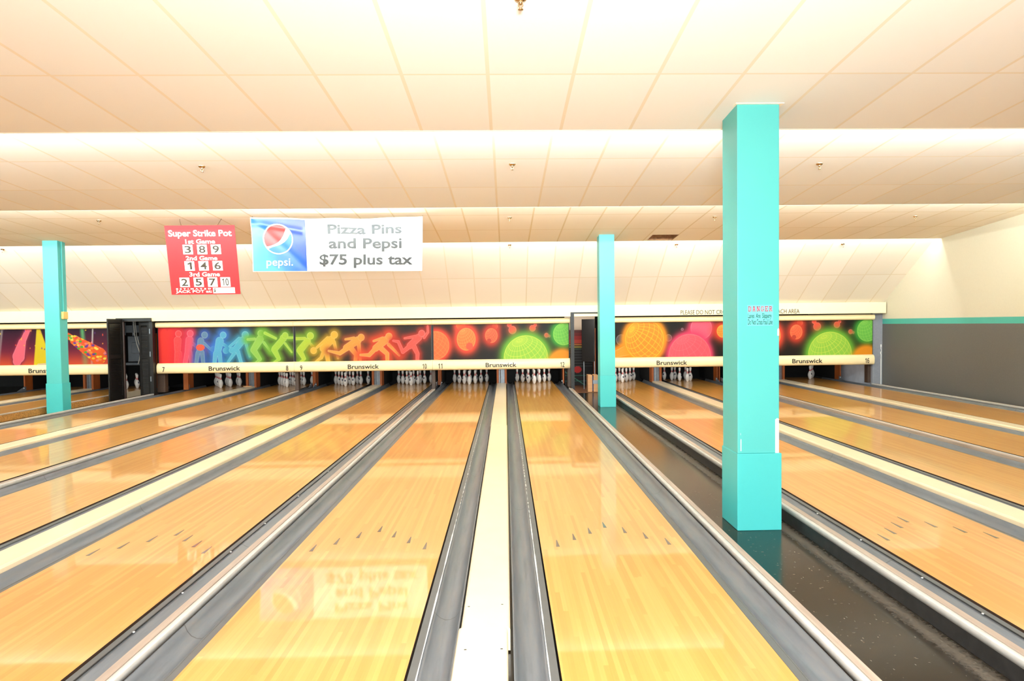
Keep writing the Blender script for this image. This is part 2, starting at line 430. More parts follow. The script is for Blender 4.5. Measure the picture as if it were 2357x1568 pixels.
# ------------------------------------------------------------------ lanes, gutters, dividers
HALF = .53; GUT = .235
LC = {5: -12.04, 6: -10.26, 7: -7.735, 8: -5.955, 9: -4.375, 10: -2.595, 11: -1.013, 12: .767, 13: 3.195, 14: 4.99, 15: 6.58, 16: 8.365}
PC = {5: -11.15, 7: -6.845, 9: -3.485, 11: -.123, 13: 4.0925, 15: 7.4725}
Y0, Y1 = .24, 19.45
LANE_LABEL = {5: 'glossy wooden lane at the far left, cut off by the left photo edge', 6: 'glossy wooden lane ending beside the black louvred door, left of the left pillar',
 7: 'glossy wooden lane under the masking number seven', 8: 'glossy wooden lane under the masking number eight', 9: 'glossy wooden lane under the masking number nine, arrows at left',
 10: 'glossy wooden lane under the masking number ten', 11: 'glossy wooden lane under the masking number eleven, left of centre cap', 12: 'glossy wooden lane under the masking number twelve, right of centre cap',
 13: 'glossy wooden lane immediately right of the large near teal pillar', 14: 'glossy wooden lane second to the right of the near teal pillar',
 15: 'glossy wooden lane third to the right of the near teal pillar', 16: 'glossy wooden lane beside the grey right wall, under number sixteen'}
def lane_name(n):
    return {5: 'the farthest left lane', 6: 'the lane at the louvred door', 7: 'lane seven', 8: 'lane eight', 9: 'lane nine', 10: 'lane ten', 11: 'lane eleven', 12: 'lane twelve',
            13: 'the lane beside the near pillar', 14: 'the second lane right of near pillar', 15: 'the third lane right of near pillar', 16: 'the lane beside right wall'}[n]
first_lane = None
for n, xc in LC.items():
    if first_lane is None:
        ln = thing('bowling_lane', LANE_LABEL[n], 'bowling lane', (xc, 0, 0), group='bowling lanes')
        b = MB(); b.box(-HALF, HALF, Y0, Y1, -.075, 0); b.f.pop(1); b.mi.pop(1); b.sm.pop(1)
        b.quad((-HALF, Y0, 0), (HALF, Y0, 0), (HALF, Y1, 0), (-HALF, Y1, 0), 1)
        b.build('lane_bed', [M_LEDGE, M_LANE], ln)
        for k in range(-3, 4):
            ax = k * .1355; ay = 5.29 - abs(k) * .145; a = MB()
            p = [(ax - .0135, ay), (ax + .0135, ay), (ax + .003, ay + .15), (ax - .003, ay + .15)]
            a.extrude(p, 'z', 0, .0012); a.build('arrow', M_ARROW, ln)
        first_lane = ln
    else:
        ln = copy_tree(first_lane); ln.location.x = xc; ln['label'] = LANE_LABEL[n]

def gutter(n, side):
    """grey channel beside lane n; side -1 left, +1 right"""
    s = side; wht = (n, side) in ((11, 1), (12, -1)); blk = (n, side) in ((10, 1), (13, -1))
    xe = LC[n] + s * HALF
    g = thing('gutter', 'grey gutter on the %s side of %s' % ('left' if s < 0 else 'right', lane_name(n)), 'gutter', (xe, 0, 0), group='gutters')
    b = MB()
    prof = [(.012, -.06), (.012, -.012), (.05, -.014)]
    prof2 = [(.055, -.012), (.07, -.03), (.095, -.052), (.125, -.064), (.155, -.062), (.185, -.048), (.208, -.022), (.222, .012)]
    if blk: prof2 = [(.055, -.012), (.075, -.020), (.10, -.034), (.125, -.042), (.155, -.042), (.185, -.032), (.21, -.012), (.226, .012)]
    aisle = (n, side) in ((5, -1), (6, 1), (7, -1), (12, 1), (13, -1), (16, 1)); cap = (n % 2 == 1) == (side == 1); k = 1. if aisle else (.94 if cap else .91)
    prof2 = [(.055 + (a_ - .055) * k, c_) for a_, c_ in prof2]; we = prof2[-1][0] + .006
    b.extrude([(s * a, c) for a, c in prof2] + [(s * we, .012), (s * we, -.075), (s * .0557, -.075)], 'y', Y0, 19.3, smooth=False)
    b.sm[:len(prof2) - 1] = [True] * (len(prof2) - 1)
    b.build('gutter_bed', M_GUT, g)
    b = MB(); b.box(*sorted((s * .010, s * .050)), Y0, 18.4, -.075, -.010); b.build('edge_ledge', M_GUTL, g)
    b = MB()
    if wht:
        rr = random.Random(n); ys = [Y0]
        while ys[-1] < 18: ys.append(ys[-1] + (rr.uniform(.05, .3) if ys[-1] < 5 else rr.uniform(.03, .12)))
        ws = [rr.uniform(.0015, .0055) if y < 5.5 else (rr.uniform(.002, .005) if i_ % 2 else .0006) for i_, y in enumerate(ys)]
        L = [(s * (.0525 - w), y, -.008) for w, y in zip(ws, ys)]; R_ = [(s * (.0525 + w), y, -.008) for w, y in zip(ws, ys)]; m_ = len(ys)
        b.add(L + R_, [(q_, q_ + 1, m_ + q_ + 1, m_ + q_) if s < 0 else (q_, m_ + q_, m_ + q_ + 1, q_ + 1) for q_ in range(m_ - 1)])
        b.build('sealant_bead', M_CAULK, g)
    else:
        b.box(*sorted((s * .0485, s * .0555)), Y0, 18.0, -.05, -.0085); b.build('joint_strip', M_SLOT if blk else M_GUTL, g)
    if blk:
        for y in (2.02, 2.1, 2.75, 3.62, 4.15, 4.9, 5.6, 6.5, 7.6):
            c = MB(); c.lathe([(.0075, -.0085), (.0065, -.0045), (0, -.0035)], 8, (s * (.058 if y != 4.15 else .066), y, 0)); c.build('screw', M_SCREW, g)
for n in LC:
    for s in (-1, 1): gutter(n, s)

def lip_prof(x0, x1, top, bot=.012):
    r = (x1 - x0) / 2; c = (x0 + x1) / 2
    pts = [(x0, bot), (x1, bot)]
    for k in range(7):
        a = math.pi * k / 6
        pts.append((c + r * math.cos(a), top - r * .35 + r * .35 * math.sin(a)))
    return pts
# wide cream caps in the middle of each pair
CAP_LABEL = {5: 'wide cream divider cap between the two far left lanes', 7: 'wide cream divider cap between lanes seven and eight', 9: 'wide cream divider cap between lanes nine and ten',
             11: 'wide cream divider cap between lanes eleven and twelve, near photo centre', 13: 'wide cream divider cap between first two lanes right of near pillar', 15: 'wide cream divider cap next to the lane at the right wall'}
for n, xc in PC.items():
    cp = thing('divider_cap', CAP_LABEL[n], 'lane divider', (xc, 0, 0), group='wide cream divider caps')
    for y0, y1, dx, nm in ((Y0, 3.46, -.012, 'cap_board'), (3.46, 10.6, .0, 'cap_board'), (10.6, 18.25, -.006, 'cap_board')):
        b = MB(); w = .128; e = .018
        p = [(-w, -.075), (w, -.075), (w, .034), (w - .006, .045), (w - e, .05), (-w + e, .05), (-w + .006, .045), (-w, .034)]
        b.extrude([(a + dx, c) for a, c in p], 'y', y0, y1 - .002); b.build(nm, M_CAP, cp)
    for dx, yy in ((-.09, 3.22), (.085, 3.22), (-.1, 3.72), (.085, 3.74)):
        b = MB(); b.box(dx - .006, dx + .006, yy - .004, yy + .004, .049, .0507); b.build('staple', M_SLOT, cp)

# narrow dividers between pairs
def narrow(xc, label):
    d = thing('lane_divider', label, 'lane divider', (xc, 0, 0), group='narrow lane dividers')
    b = MB(); b.extrude([(-.044, -.075), (.006, -.075), (.006, .052), (-.04, .052), (-.044, .047)], 'y', Y0, 16.8); b.build('wood_strip', M_TAN, d)
    b = MB(); b.extrude(lip_prof(.008, .044, .054), 'y', Y0, 16.8, smooth=True); b.build('metal_lip', M_LIP, d)
narrow(-5.165, 'narrow pale divider rail between lanes eight and nine')
narrow(-1.804, 'narrow pale divider rail between lanes ten and eleven')
narrow(5.785, 'narrow pale divider rail between the second and third lanes right of near pillar')
# rails that close the outer gutters along the aisles and the wall
def rail(xg, s, label, riser, y1=16.8):
    d = thing('gutter_rail', label, 'gutter rail', (xg, 0, 0), group='gutter rails')
    b = MB(); b.extrude(lip_prof(*sorted((s * .0, s * .036)), .054), 'y', Y0, y1, smooth=True); b.build('metal_lip', M_LIP, d)
    b = MB(); x = sorted((s * .038, s * .082)); b.box(x[0], x[1], Y0, y1, -.075, .05); b.build('wood_strip', M_TAN, d)
    if riser:
        b = MB(); x = sorted((s * .0825, s * .090)); b.box(x[0], x[1], Y0, y1, -.084, .035); b.build('riser_board', riser, d)
def rail_rev(xg, s, label, riser, y1=16.8):
    d = thing('gutter_rail', label, 'gutter rail', (xg, 0, 0), group='gutter rails')
    b = MB(); x = sorted((s * .0, s * .048)); b.box(x[0], x[1], Y0, y1, -.075, .05); b.build('wood_strip', M_TAN, d)
    b = MB(); b.extrude(lip_prof(*sorted((s * .05, s * .086)), .054), 'y', Y0, y1, smooth=True); b.build('metal_lip', M_LIP, d)
    if riser:
        b = MB(); x = sorted((s * .05, s * .080)); b.box(x[0], x[1], Y0, y1, -.084, .0115); b.build('riser_board', riser, d)
rail(LC[6] + HALF + GUT, 1, 'pale gutter rail over chipboard edge, running behind the left teal pillar', M_OSB, 16.3)
b = MB(); b.box(.05, .09, 16.72, 17.85, -.083, .052)
last = [o for o in bpy.data.objects if o.name.startswith('gutter_rail')][-1]; b.build('end_board', M_CAP, last)
rail(LC[7] - HALF - GUT, -1, 'pale gutter rail left of lane seven, in front of the left teal pillar', M_RISER, 16.5)
rail(LC[12] + HALF + GUT, 1, 'pale gutter rail right of lane twelve, left of the near teal pillar', M_RISER, 16.6)
rail_rev(LC[13] - HALF - GUT, -1, 'pale gutter rail with black riser, right of the near teal pillar', M_RISER)
rail(LC[16] + HALF + GUT, 1, 'pale gutter rail along the foot of the grey right wall', None, 16.7)
rail(LC[5] - HALF - GUT, -1, 'pale gutter rail left of the farthest left lane', M_RISER)

# ------------------------------------------------------------------ pit: kickbacks, posts, curtains
def kick(x, w, label, y0=18.3):
    b = MB(); b.box(-w / 2, w / 2, 0, .3, .013, 1.5)
    o = b.build('kickback_panel', [M_WOODK], None, (x, y0, 0), bevel=.004)
    b = MB(); b.box(-w / 2, w / 2, .301, 19.98 - y0, .013, 1.5); b.build('rubber_lining', M_PIT, o)
    return tag(o, label, 'partition', 'wooden kickback partitions')
for n, xc in PC.items():
    ln_l, ln_r = lane_name(n), lane_name(n + 1)
    kick(xc - .11, .055, 'orange partition at pit right of %s' % ln_l)
    kick(xc + .11, .055, 'orange partition at pit left of %s' % ln_r)
    st = MB(); st.box(-.078, .078, 0, .03, -.083, 1.2)
    st.extrude([(-.05, -.02), (-.02, -.03), (-.02, 0), (-.05, 0)], 'z', -.02, 1.2); st.box(.02, .035, -.02, 0, -.02, 1.2)
    tag(st.build('steel_panel', M_STEEL, None, (xc, 18.36, 0)), 'grey steel strip between orange partitions right of %s' % ln_l, 'panel', 'steel strips between partitions')
    for s, nn, side in ((-1, n, 'left'), (1, n + 1, 'right')):
        ais = (n, s) in ((5, -1), (5, 1), (7, -1), (11, 1), (13, -1), (15, 1)); x = xc + s * (1.676 if ais else 1.6605)
        kb = kick(x, .034, 'orange partition with sensor lamp at outer %s of %s' % (side, lane_name(nn)))
        br = MB(); br.extrude([(-.33, .016), (0, .016), (0, .12), (-.05, .12)], 'x', -s * .03, -s * .045)
        br.build('sensor_bracket', M_STEEL, kb)
        br = MB(); br.lathe([(0, -.016), (.012, -.012), (.018, 0), (.012, .012), (0, .016)], 12, (-s * .05, -.09, .085)); br.build('sensor_lamp', M_SCREW, kb)
def post(x, label, w=.085):
    b = MB(); b.box(-w / 2, w / 2, 0, .16, .056, .60)
    tag(b.build('masking_post', M_WOODP, None, (x, 16.8, 0), bevel=.004), label, 'post', 'brown posts under the masking')
post(-8.472, 'dark brown post under the left end of the masking numbered seven', .19)
post(-5.165, 'dark brown post under the masking between numbers eight and nine')
post(-1.804, 'dark brown post under the masking between numbers ten and eleven')
post(1.575, 'dark brown post under the right end of the masking numbered twelve')
post(5.785, 'dark brown post under masking joint right of the near teal pillar')
post(9.135, 'dark brown post under the right end of the masking numbered sixteen')
b = MB(); b.box(-12.9, -9.4, 20.0, 20.06, -.083, 1.6); tag(b.build('pit_curtain', M_PIT), 'black pit curtain behind the far left lanes', 'curtain')
b = MB(); b.box(-8.5, 1.55, 20.0, 20.06, -.083, 1.6); tag(b.build('pit_curtain', M_PIT), 'black pit curtain behind the pins of lanes seven to twelve', 'curtain')
b = MB(); b.box(2.45, 9.2, 20.0, 20.06, -.083, 1.6); tag(b.build('pit_curtain', M_PIT), 'black pit curtain behind the pins of the lanes right of the pillars', 'curtain')
# added board standing in for the pale wall beside the last lane's pit
b = MB(); b.box(0, .02, 0, 1.9, 0, .62)
o = b.build('pale_wall_section', mat('pale_wall_grey', (190, 192, 200), .7), None, (9.30, 16.95, -.083))
tag(o, 'pale grey wall section beside the last lane pit, left of brown end post', 'panel')
b = MB(); b.box(0, .12, 0, .05, -.087, .36); o = b.build('wooden_board', M_WOODK); o.location = (-8.45, 17.9, .1)
tag(o, 'short orange board leaning in the dark gap left of lane seven pins', 'board')

b = MB(); b.box(-.11, .11, 0, .05, 0, .018); o = b.build('wooden_strip', M_BOX, None, (-6.89, 18.15, .0505)); tag(o, 'small tan wood strip on the end of the cap between lanes seven and eight', 'strip')
# ------------------------------------------------------------------ pins
INCH = .0254
PROF = [(0, 0), (1.0155, 0), (1.2, .25), (1.414, .75), (1.7, 1.5), (1.953, 2.25), (2.255, 3.375), (2.37, 4.0), (2.383, 4.5), (2.36, 5.1), (2.2815, 5.875), (1.8515, 7.25), (1.5, 8.0),
        (1.236, 8.625), (1.07, 9.1), (.9825, 9.375), (.91, 9.8), (.8985, 10), (.91, 10.5), (.935, 10.875), (1.047, 11.75), (1.203, 12.625), (1.262, 13.1), (1.2735, 13.5), (1.24, 13.95), (1.12, 14.4), (.86, 14.75), (.5, 14.94), (0, 15)]
PROF = [(r * INCH, z * INCH) for r, z in PROF]
def prad(z): return float(np.interp(z, [p[1] for p in PROF[1:]], [p[0] for p in PROF[1:]]))
b = MB(); b.lathe(PROF, 28)
pin0 = b.build('bowling_pin', M_PIN); pin0.location = (0, 18.5, 0)
for z0, z1 in ((9.0, 9.75), (10.15, 10.75)):
    b = MB(); zz = np.linspace(z0, z1, 4) * INCH; b.lathe([(prad(z) + .0006, z) for z in zz], 28); b.build('neck_stripe', M_RED, pin0)
b = MB()
for i, (hw, z0, z1) in enumerate([(.16, 5.0, 5.35), (.33, 5.35, 5.75), (.24, 5.75, 6.2), (.36, 6.2, 6.6), (.22, 6.6, 6.95)]):
    zz = np.linspace(z0, z1, 3) * INCH; c = -R90 + (.05 if i % 2 else -.04)
    b.lathe([(prad(z) + .0007, z) for z in zz], 6, a0=c - hw, a1=c + hw)
b.build('emblem', M_NAVY, pin0)
SPOT = {1: (0, 0), 2: (-1, 1), 3: (1, 1), 4: (-2, 2), 5: (0, 2), 6: (2, 2), 7: (-3, 3), 8: (-1, 3), 9: (1, 3), 10: (3, 3)}
SPOTNAME = {1: 'at the front point', 2: 'in second row left', 3: 'in second row right', 4: 'in third row left', 5: 'in third row middle', 6: 'in third row right',
            7: 'at back far left', 8: 'at back inner left', 9: 'at back inner right', 10: 'at back far right'}
STAND = {6: range(1, 11), 7: range(1, 11), 8: range(1, 11), 9: range(1, 11), 10: range(1, 11), 11: range(1, 11), 12: range(1, 11), 13: range(1, 11), 14: (1, 2, 3, 4, 7, 8, 9), 16: (3, 6, 10)}
used = False; rp = random.Random(11)
for n, pins in STAND.items():
    for k in pins:
        p = pin0 if not used else copy_tree(pin0); used = True
        i, j = SPOT[k]
        p.location = (LC[n] + i * .1524, 18.5 + j * .264, .0005); p.rotation_euler = (0, 0, rp.uniform(-1.3, 1.3))
        tag(p, 'white bowling pin %s on %s' % (SPOTNAME[k], lane_name(n)), 'bowling pin', 'bowling pins on %s' % lane_name(n))

# ------------------------------------------------------------------ mural artwork (printed panels), painted analytically
def s2l(a):
    a = np.clip(a, 0, 255) / 255.; return np.where(a <= .04045, a / 12.92, ((a + .055) / 1.055) ** 2.4)
PW, PH = 2075., 530.; NX, NY = 440, 112
GX, GY = np.meshgrid(np.linspace(0, PW, NX), np.linspace(0, PH, NY))
def seg(x0, y0, x1, y1, r0, r1=None):
    r1 = r0 if r1 is None else r1
    dx, dy = x1 - x0, y1 - y0; t = np.clip(((GX - x0) * dx + (GY - y0) * dy) / (dx * dx + dy * dy + 1e-6), 0, 1)
    return np.hypot(GX - x0 - t * dx, GY - y0 - t * dy) - (r0 + (r1 - r0) * t)
def circ(x, y, r, ry=None):
    ry = ry or r; return (np.hypot((GX - x) / r, (GY - y) / ry) - 1) * min(r, ry)
def base(c): return np.ones((NY, NX, 3)) * np.array(c, float)
def lay(img, a, c): a = np.clip(a, 0, 1)[..., None]; return img * (1 - a) + np.array(c, float) * a
def glow(img, d, c, w, amt=.85): return lay(img, amt * np.exp(-(np.clip(d, 0, None) / (w * 1.45)) ** 1.9), c)
def bright(c, k=.45): return tuple(v + (255 - v) * k for v in c)
def figure(img, parts, c, gc=None, gw=38, fill=.85, hatch=True):
    d = np.minimum.reduce(parts)
    if gc is not None: img = glow(img, d, gc, gw)
    ins = np.clip(.5 - d / 3, 0, 1)
    img = lay(img, ins * fill, c)
    if hatch: img = lay(img, ins * .22 * (np.sin((GX * .5 + GY) * .42) > .45), bright(c))
    img = lay(img, .6 * np.exp(-(d / 4.5) ** 2) * (d < 6), bright(c, .35))
    if hatch:
        img = lay(img, ins * .16 * (np.sin(d * .42 + GX * .06) > .55), bright(c, .5))
        img = lay(img, .4 * np.exp(-(parts[0] / 4) ** 2), bright(c, .4))
    return img
def man(head, tors, limbs, ball=None):
    P = [circ(*head)]
    P += [seg(*t) for t in tors] + [seg(*l) for l in limbs]
    if ball: P.append(circ(*ball))
    return P
def globe(img, x, y, r, c, lc, gc, gw=45, tilt=.5, ry=None, n=9, lw=1.):
    ry = ry or r; d = circ(x, y, r, ry); img = glow(img, d, gc, gw, .95); ins = np.clip(.5 - d / 3, 0, 1); img = lay(img, ins, c)
    u = (GX - x) / r; v = (GY - y) / ry; ct, st = math.cos(tilt), math.sin(tilt); u, v = ct * u - st * v, st * u + ct * v
    w = np.sqrt(np.clip(1 - u * u - v * v, 1e-4, 1)); e = .55; v2 = v * math.cos(e) - w * math.sin(e); w2 = v * math.sin(e) + w * math.cos(e)
    lat = np.arcsin(np.clip(v2, -1, 1)) / math.pi * n; lon = np.arctan2(u, w2 + 1e-9) / math.pi * n
    px = 3.4 * lw / min(r, ry) * n / math.pi
    for q, k in ((lat, 1.), (lon, np.clip(np.sqrt(np.clip(1 - v2 * v2, 1e-6, 1)), .15, 1))):
        dist = np.abs(q - np.round(q)) * k; img = lay(img, ins * .85 * np.exp(-(dist / px) ** 2), lc)
    return lay(img, .9 * np.exp(-(d / 5) ** 2) * (d < 6), lc)
def off(P, dx, dy): return P
def art_runner_a():
    I = base((52, 44, 40)); f = lambda pts: pts
    red = (250, 62, 52)
    d = np.minimum(seg(90, 90, 110, 520, 62), seg(185, 90, 205, 520, 58)); I = glow(I, d, (240, 50, 50), 75, .95); I = lay(I, .9 * np.clip(.5 - d / 22, 0, 1), red)
    I = figure(I, man((310, 95, 46), [(295, 190, 290, 360, 55, 42)], [(280, 380, 270, 530, 34), (320, 380, 330, 530, 32)]), (252, 72, 70), (235, 50, 60), 60, .8)
    I = figure(I, man((490, 95, 47), [(478, 190, 450, 350, 58, 48)], [(500, 220, 600, 300, 24, 18), (430, 380, 400, 530, 32), (480, 370, 500, 530, 32)], (640, 300, 68, 48)), (253, 80, 100), (240, 60, 90), 45, .85)
    I = figure(I, man((710, 118, 46), [(650, 205, 625, 350, 48, 40)], [(700, 240, 810, 340, 20, 14), (600, 380, 570, 530, 32, 26), (665, 370, 680, 530, 32, 26)], (840, 325, 43)), (112, 150, 168), (60, 100, 190), 45, .7)
    I = lay(I, np.clip(.5 - circ(640, 300, 66, 46) / 3, 0, 1), (255, 98, 70))
    I = figure(I, man((995, 122, 47), [(940, 210, 900, 380, 60, 50)], [(1000, 260, 1110, 330, 22, 14), (870, 390, 850, 530, 34, 28), (930, 390, 945, 530, 34, 28)], (1030, 350, 44)), (92, 182, 214), (60, 130, 220), 60, .85)
    I = figure(I, man((1335, 122, 50), [(1290, 200, 1180, 330, 50, 44)], [(1240, 175, 1090, 290, 22, 14), (1335, 225, 1395, 440, 20, 13), (1160, 390, 1060, 515, 26, 16), (1215, 370, 1260, 520, 30, 22)], (1125, 345, 44)), (86, 184, 210), (60, 150, 190), 45, .85)
    I = figure(I, man((1575, 105, 48), [(1560, 190, 1465, 330, 54, 46)], [(1480, 185, 1370, 190, 18, 15), (1620, 240, 1715, 365, 18, 11), (1455, 345, 1550, 480, 44, 28), (1555, 485, 1490, 530, 18, 14)]), (150, 204, 78), (120, 190, 60), 48, .9)
    I = figure(I, man((1950, 140, 46), [(1895, 215, 1785, 330, 46, 46)], [(1640, 100, 1805, 180, 20, 16), (1945, 255, 2045, 385, 16, 10), (1775, 345, 1845, 480, 42, 28), (1845, 485, 1770, 530, 18, 14), (1985, 172, 2075, 172, 18, 14)], (1920, 178, 52)), (172, 214, 62), (120, 180, 50), 45, .9)
    return I
def art_runner_b():
    I = base((54, 46, 42))
    I = figure(I, man((225, 148, 50), [(180, 225, 70, 350, 48, 50)], [(-20, 188, 140, 185, 20, 20), (225, 265, 290, 330, 18, 14), (55, 360, 120, 480, 42, 28), (130, 485, 60, 530, 18, 14)]), (190, 216, 58), (140, 190, 50), 55, .9)
    I = figure(I, man((590, 138, 52), [(540, 210, 415, 335, 55, 50)], [(490, 185, 320, 320, 26, 16), (585, 245, 640, 480, 24, 15), (430, 370, 385, 470, 30, 24), (385, 470, 290, 535, 22, 12), (465, 370, 490, 535, 38, 28)], (270, 365, 47)), (248, 186, 60), (190, 150, 40), 40, .9)
    I = figure(I, man((1000, 180, 50), [(950, 220, 770, 330, 54, 48)], [(890, 190, 760, 205, 22, 14), (960, 270, 980, 530, 28, 18), (760, 350, 670, 410, 34, 28), (670, 410, 500, 372, 26, 14), (850, 345, 920, 430, 38, 30), (920, 430, 905, 530, 30, 26)]), (250, 168, 66), (180, 90, 50), 40, .9)
    I = figure(I, man((1425, 170, 50), [(1370, 225, 1220, 340, 54, 48)], [(1330, 195, 1190, 235, 22, 14), (1420, 290, 1580, 450, 24, 14), (1200, 360, 1120, 440, 32, 28), (1120, 440, 985, 437, 26, 14), (1310, 350, 1395, 425, 36, 30), (1395, 425, 1395, 530, 30, 26)]), (250, 158, 68), (250, 84, 50), 70, .9)
    I = figure(I, man((1930, 132, 48), [(1880, 190, 1745, 310, 50, 46)], [(1965, 190, 2025, 115, 20, 16), (2025, 115, 2022, 25, 16, 12), (1840, 175, 1665, 200, 22, 12), (1725, 330, 1635, 400, 32, 26), (1635, 400, 1570, 255, 24, 20), (1570, 250, 1490, 235, 20, 12), (1810, 330, 1860, 430, 36, 28), (1860, 430, 1855, 530, 28, 24)]), (246, 90, 78), (200, 60, 46), 40, .9)
    return I
def art_planets():
    I = base((36, 31, 26)); rg = (255, 84, 58)
    I = globe(I, 30, 310, 205, (255, 122, 72), (255, 160, 90), rg, 50, .8, n=10, lw=.7)
    I = figure(I, [seg(415, 20, 470, 110, 62, 50)], (255, 140, 60), rg, 45, .9, False)
    I = globe(I, 500, 225, 140, (255, 130, 68), (255, 172, 96), rg, 55, .4, 162, n=11, lw=.7); I = lay(I, np.clip(.5 - circ(550, 330, 54) / 3, 0, 1), (255, 98, 72))
    I = figure(I, [circ(945, 38, 41), seg(945, 60, 915, 100, 26)], (255, 108, 62), (200, 60, 40), 45, .9, False)
    I = globe(I, 886, 175, 92, (250, 98, 66), (255, 140, 84), (210, 64, 44), 50, .6, 104, n=9, lw=.7); I = lay(I, np.clip(.5 - circ(852, 250, 34) / 3, 0, 1), (196, 72, 52))
    I = figure(I, [circ(1212, 97, 58), circ(1165, 22, 33), seg(1165, 30, 1200, 70, 20)], (252, 92, 70), (150, 60, 40), 40, .9, False)
    I = figure(I, [circ(1520, 75, 46), circ(1562, 27, 24)], (250, 90, 68), (140, 60, 40), 36, .9, False)
    I = figure(I, [circ(1735, 180, 33), circ(1778, 192, 18)], (250, 88, 70), (110, 54, 40), 20, .9, False)
    I = globe(I, 1415, 520, 338, (160, 214, 78), (226, 238, 90), (120, 194, 60), 62, .35, n=13, lw=1.2)
    I = globe(I, 2000, 165, 160, (118, 200, 82), (164, 226, 96), (70, 170, 60), 50, .35, n=10, lw=.8)
    I = glow(I, circ(1980, 610, 190), (255, 160, 40), 40, .98)
    return I
def art_fire():
    I = base((30, 26, 21))
    I = figure(I, [circ(250, 262, 78)], (96, 92, 104), None, 1, .6); I = figure(I, [circ(992, 240, 50)], (104, 92, 92), None, 1, .6); I = figure(I, [circ(1210, 116, 18)], (110, 100, 100), None, 1, .6)
    d0 = np.minimum(circ(615, 265, 305), seg(300, 430, 60, 500, 90, 40)); I = glow(I, d0, (255, 150, 30), 45, .95)
    I = figure(I, [seg(390, 400, 60, 505, 80, 34)], (255, 160, 40), None, 1, .9)
    I = globe(I, 615, 265, 300, (255, 150, 48), (255, 210, 60), (255, 160, 40), 40, .9, n=11, lw=1.5)
    I = figure(I, [circ(1510, 100, 165)], (255, 96, 122), (240, 70, 110), 50, .95)
    I = globe(I, 1325, 520, 330, (255, 96, 110), (255, 130, 140), (245, 70, 110), 50, .4, n=10, lw=.7)
    I = globe(I, 1850, 150, 92, (255, 140, 50), (255, 190, 80), (235, 70, 40), 60, .4, n=8, lw=.8)
    return I
def art_confetti():
    t = GY / PH; I = base((0, 0, 0)); top = np.array((44, 18, 40.)); mid = np.array((120, 36, 60.)); bot = np.array((232, 88, 52.))
    k = np.clip(t / .6, 0, 1)[..., None]; k2 = np.clip((t - .6) / .4, 0, 1)[..., None]
    I = top * (1 - k) + mid * k; I = I * (1 - k2) + bot * k2
    def U(px): return (px + 12.73) / 3.36 * PW
    def beam(I, xa, xb, wa, wb, c, a):
        cx = xa + (xb - xa) * GY / PH; w = wa + (wb - wa) * GY / PH
        return lay(I, a * np.clip(1.2 - np.abs(GX - cx) / w, 0, 1) * (1 - .6 * t), c)
    I = beam(I, U(-12.1), U(-12.2), 25, 15, (190, 190, 180), .7)
    I = lay(I, .95 * np.clip((34 + 118 * t - np.abs(GX - (U(-11.22) + 60 * t))) / 14, 0, 1), (238, 214, 40))
    I = beam(I, U(-10.16), U(-10.1), 40, 55, (110, 220, 130), .8)
    I = beam(I, U(-9.9), U(-9.95), 15, 22, (230, 235, 220), .9)
    I = beam(I, U(-12.7), U(-12.4), 60, 90, (60, 140, 180), .5); I = beam(I, U(-8.6), U(-9.4), 60, 120, (60, 160, 200), .5)
    I = figure(I, [seg(U(-11.44), -30, U(-11.62), 200, 34, 40), seg(U(-11.62), 190, U(-11.72), 400, 52, 88), seg(U(-11.72), 400, U(-11.76), 470, 88, 60)], (250, 112, 130), (150, 40, 70), 20, .95, False)
    I = figure(I, [seg(U(-11.02), 540, U(-11.25), 520, 40, 10)], (220, 190, 170), None, 1, .9, False)
    d = np.minimum(seg(U(-10.75), 10, U(-10.35), 170, 40, 46), seg(U(-10.35), 170, U(-9.78), 400, 70, 125)); ins = d < 0
    I = lay(I, ins.astype(float), (245, 100, 40)); r = random.Random(5)
    cols = [(250, 205, 50), (240, 80, 60), (255, 150, 60), (110, 60, 150), (80, 170, 60), (255, 225, 90), (250, 130, 120)]
    for _ in range(120):
        tt = r.random(); x = U(-10.8 + 1.2 * tt) + r.uniform(-110, 110); y = -20 + 480 * tt + r.uniform(-130, 130)
        I = lay(I, ins * np.clip(.5 - circ(x, y, 24, 16) / 4, 0, 1), r.choice(cols))
    for _ in range(26):
        I = lay(I, np.clip(.5 - circ(r.uniform(0, PW), r.uniform(0, PH * .6), r.uniform(5, 10), r.uniform(8, 20)) / 4, 0, 1), r.choice(cols))
    return I
def print_mat(name):
    m = bpy.data.materials.new(name); m.use_nodes = True; t = NT(m)
    a = t.node('ShaderNodeAttribute', attribute_name='artwork'); t.link(t.mix(.42, a.outputs['Color'], (0., 0., 0.)), t.bsdf.inputs['Base Color'])
    t.bsdf.inputs['Roughness'].default_value = .4; t.bsdf.inputs['Specular IOR Level'].default_value = .15
    return m
M_PRINT = print_mat('printed_artwork')
